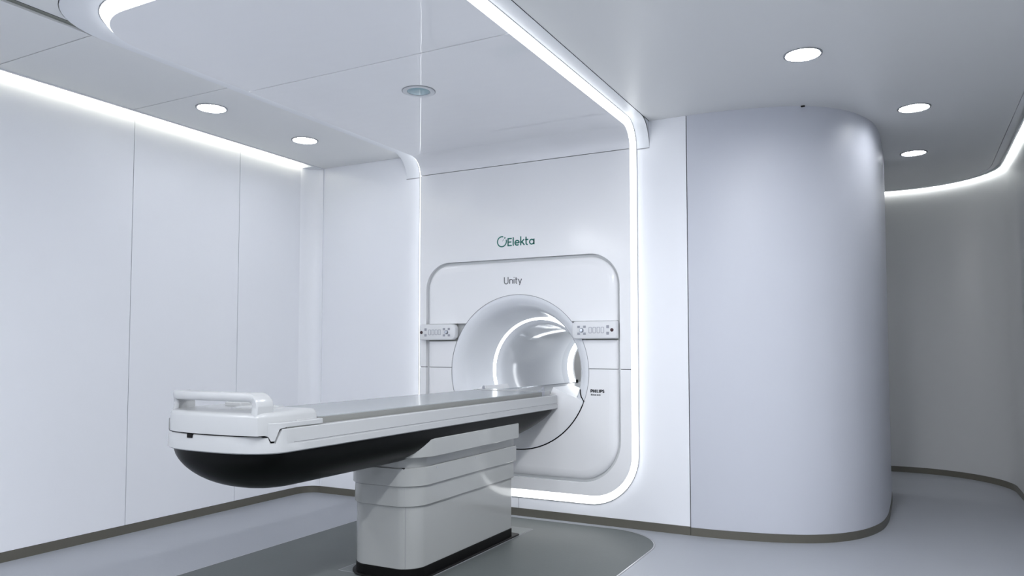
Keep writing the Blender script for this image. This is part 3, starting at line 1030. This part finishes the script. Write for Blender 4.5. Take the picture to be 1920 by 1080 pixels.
# arched handle
hp = []
ro = 0.055
for k in range(4):
    hp.append((-0.274, 0.90 + 0.075 * k / 3))
for k in range(11):
    t = pi - 0.5 * pi * k / 10
    hp.append((-0.274 + ro + ro * cos(t), 0.978 + ro * sin(t)))
for k in range(1, 12):
    hp.append((-0.219 + 0.438 * k / 12, 1.033))
for k in range(11):
    t = 0.5 * pi - 0.5 * pi * k / 10
    hp.append((0.274 - ro + ro * cos(t), 0.978 + ro * sin(t)))
for k in range(4):
    hp.append((0.274, 0.975 - 0.075 * k / 3))
hm = MB()
loops = []
n = len(hp)
for i, (x, z) in enumerate(hp):
    a, b = hp[max(0, i - 1)], hp[min(n - 1, i + 1)]
    tx, tz = b[0] - a[0], b[1] - a[1]
    l = sqrt(tx * tx + tz * tz)
    nx, nz = tz / l, -tx / l          # towards the inside of the arch
    up = (z > 0.99)
    y0 = cov_y(x) - 0.0012 + 0.012 * max(0, z - 0.94) / 0.09
    y1 = y0 + 0.098 - 0.015 * max(0, (z - 0.94) / 0.09)
    th = 0.034
    c = 0.006
    sec = [(0, y0 + c), (0, y1 - c), (c, y1), (th - c, y1), (th, y1 - c), (th, y0 + c), (th - c, y0), (c, y0)]
    loops.append([(XC + x + nx * q, y, z + nz * q) for q, y in sec])
hm.loft(loops, cap=(True, True))
hm.build('handle', M['plastic'], couch, smooth=45)
# latch ledges beside the cover
for s in (-1, 1):
    lp = []
    for off, zb in ((0.2775, 0.8665), (0.284, 0.864), (0.2915, 0.861), (0.2955, 0.8500), (0.2980, 0.8425), (0.302, 0.8425), (0.3060, 0.8425), (0.3095, 0.8600), (0.3140, 0.8890), (0.3172, 0.8925)):
        lp.append((off, nose_y(off), zb))
    lp += [(0.3190, nose_y(0.3190), 0.8925), (0.3205, nose_y(0.3205), 0.895), (0.3205, 2.34, 0.895), (0.3205, 2.44, 0.8940), (0.3185, 2.462, 0.8940)]
    ll = []
    for off, y, zb in lp:
        io = min(off - 0.004, 0.2905) if off < 0.30 else 0.2905
        iy = max(y + (0.03 if off < 0.2975 else 0.012 if off < 0.31 else 0), y)
        ll.append([(XC + s * off, y, zb), (XC + s * off, y, 0.911), (XC + s * (off - 0.003), y + 0.002, 0.914), (XC + s * io, iy, 0.914), (XC + s * io, iy, zb)])
    MB().loft(ll, cap=(True, True)).build('latch_ledge', M['plastic'], couch, smooth=30)
    MB().box(XC + s * 0.300 - 0.012, XC + s * 0.300 + 0.012, 2.26, 2.455, 0.876, 0.896).build('slide_rail', M['niche'], couch, smooth=0)
    MB().box(XC + s * 0.29 - 0.004, XC + s * 0.29 + 0.010, 2.33, 2.42, 0.912, 0.918).build('release_tab', M['plastic'], couch, smooth=0, bevel=0.002)

# ================================================================== DOWNLIGHTS
LENS = {}


def lens_mat(watts):
    """emissive lens that gives off the stated power"""
    k = round(watts, 2)
    if k not in LENS:
        LENS[k] = emit('downlight_lens', TINT, k / (pi * pi * 0.081 ** 2))
    return LENS[k]


def downlight(loc, label, lit=True, watts=P_DOWN, grille=True):
    t = thing('recessed_downlight', label, 'downlight', loc, 'ceiling downlights')
    if not lit:
        MB().lathe([(0.0985, -0.0004), (0.0985, -0.0030), (0.0955, -0.0034), (0.0945, -0.0010)], loc, 'Z', 40).build('rim_ring', M['bezel'], t, smooth=50)
        MB().lathe([(0.0950, -0.0010), (0.0945, -0.0048), (0.0900, -0.0062), (0.0730, -0.0062), (0.0690, -0.0048), (0.0680, -0.0010)], loc, 'Z', 40).build('bezel', M['can'], t, smooth=50)
        MB().lathe([(0.0, -0.0075), (0.02, -0.0074), (0.045, -0.0062), (0.060, -0.0045), (0.0685, -0.0015)], loc, 'Z', 40).build('lens', M['teal_glass'], t, smooth=60)
        return t
    MB().lathe([(0.0985, -0.0004), (0.0980, -0.0045), (0.0935, -0.0060), (0.0885, -0.0050), (0.0880, -0.0010)], loc, 'Z', 40).build('bezel', M['bezel'], t, smooth=50)
    MB().lathe([(0.0880, -0.0010), (0.084, -0.0008), (0.0, -0.0008)], loc, 'Z', 40).build('can', M['can'], t, smooth=50)
    MB().lathe([(0.0, -0.0022), (0.081, -0.0022), (0.084, -0.0012)], loc, 'Z', 40).build('lens', lens_mat(watts), t, smooth=50)
    if grille:
        db = MB()
        for i in range(-6, 7):
            u = i * 0.0125
            h = sqrt(0.0845 ** 2 - u * u)
            db.box(loc[0] + u - 0.0015, loc[0] + u + 0.0015, loc[1] - h, loc[1] + h, loc[2] - 0.0052, loc[2] - 0.0030)
            db.box(loc[0] - h, loc[0] + h, loc[1] + u - 0.0015, loc[1] + u + 0.0015, loc[2] - 0.0050, loc[2] - 0.0032)
        o = db.build('grille', M['grille'], t, smooth=0, weld=False)
        o['kind'] = 'stuff'
    return t


downlight((-3.965, 3.324, CZ), 'lit round downlight in left ceiling strip, the larger-looking nearer one beside the panel joint', watts=2.0)
downlight((-3.960, 4.168, CZ), 'lit round downlight in left ceiling strip, farther one close to the gantry wall', watts=2.0)
downlight((-0.468, 4.178, CZ), 'lit round downlight in right ceiling, nearest and largest, in front of the curved wall')
downlight((0.058, 5.447, CZ), 'lit round downlight in right ceiling, middle of three, beside the curved wall top', watts=4.0)
downlight((0.060, 6.708, CZ), 'lit round downlight deepest in the corridor ceiling, farthest of three on the right', watts=0.9)
downlight((-2.513, 3.573, CZ - DP), 'unlit teal-glass round downlight in the glossy canopy ceiling panel', lit=False)['group'] = ''
for o in list(bpy.data.objects):
    if o.get('group') == '':
        del o['group']

for x, y, f, txt in ((-0.468, 2.92, 1.3, 'next in the right-hand row toward the viewpoint'), (-0.468, 1.66, 1.2, 'second of the right-hand row above the picture'),
                     (-0.468, 0.40, 1.1, 'third of the right-hand row beside the viewpoint'), (-0.468, -0.86, 0.9, 'last of the right-hand row behind the viewpoint'),
                     (-3.965, 0.10, 0.7, 'left-hand row near the slot in the ceiling'), (-3.965, -0.95, 0.7, 'left-hand row in the rear corner'),
                     (-2.20, -0.10, 0.75, 'middle row before the canopy front'), (-2.20, -1.20, 0.75, 'middle row by the rear wall')):
    downlight((x, y, CZ), 'lit round ceiling downlight added outside the picture to brighten the room, ' + txt, watts=P_FILL * f, grille=False)  # unseen lamps added to lift the light on gantry and walls

# small dark clip on top of the curved wall
tclip = MB()
tclip.box(-0.585, -0.560, 5.058, 5.075, CZ - 0.008, CZ - 0.001)
o = tclip.build('sensor_clip', M['rubber'], None, smooth=0, bevel=0.002)
o['label'] = 'tiny black clip on the top edge of the curved white wall'
o['category'] = 'clip'
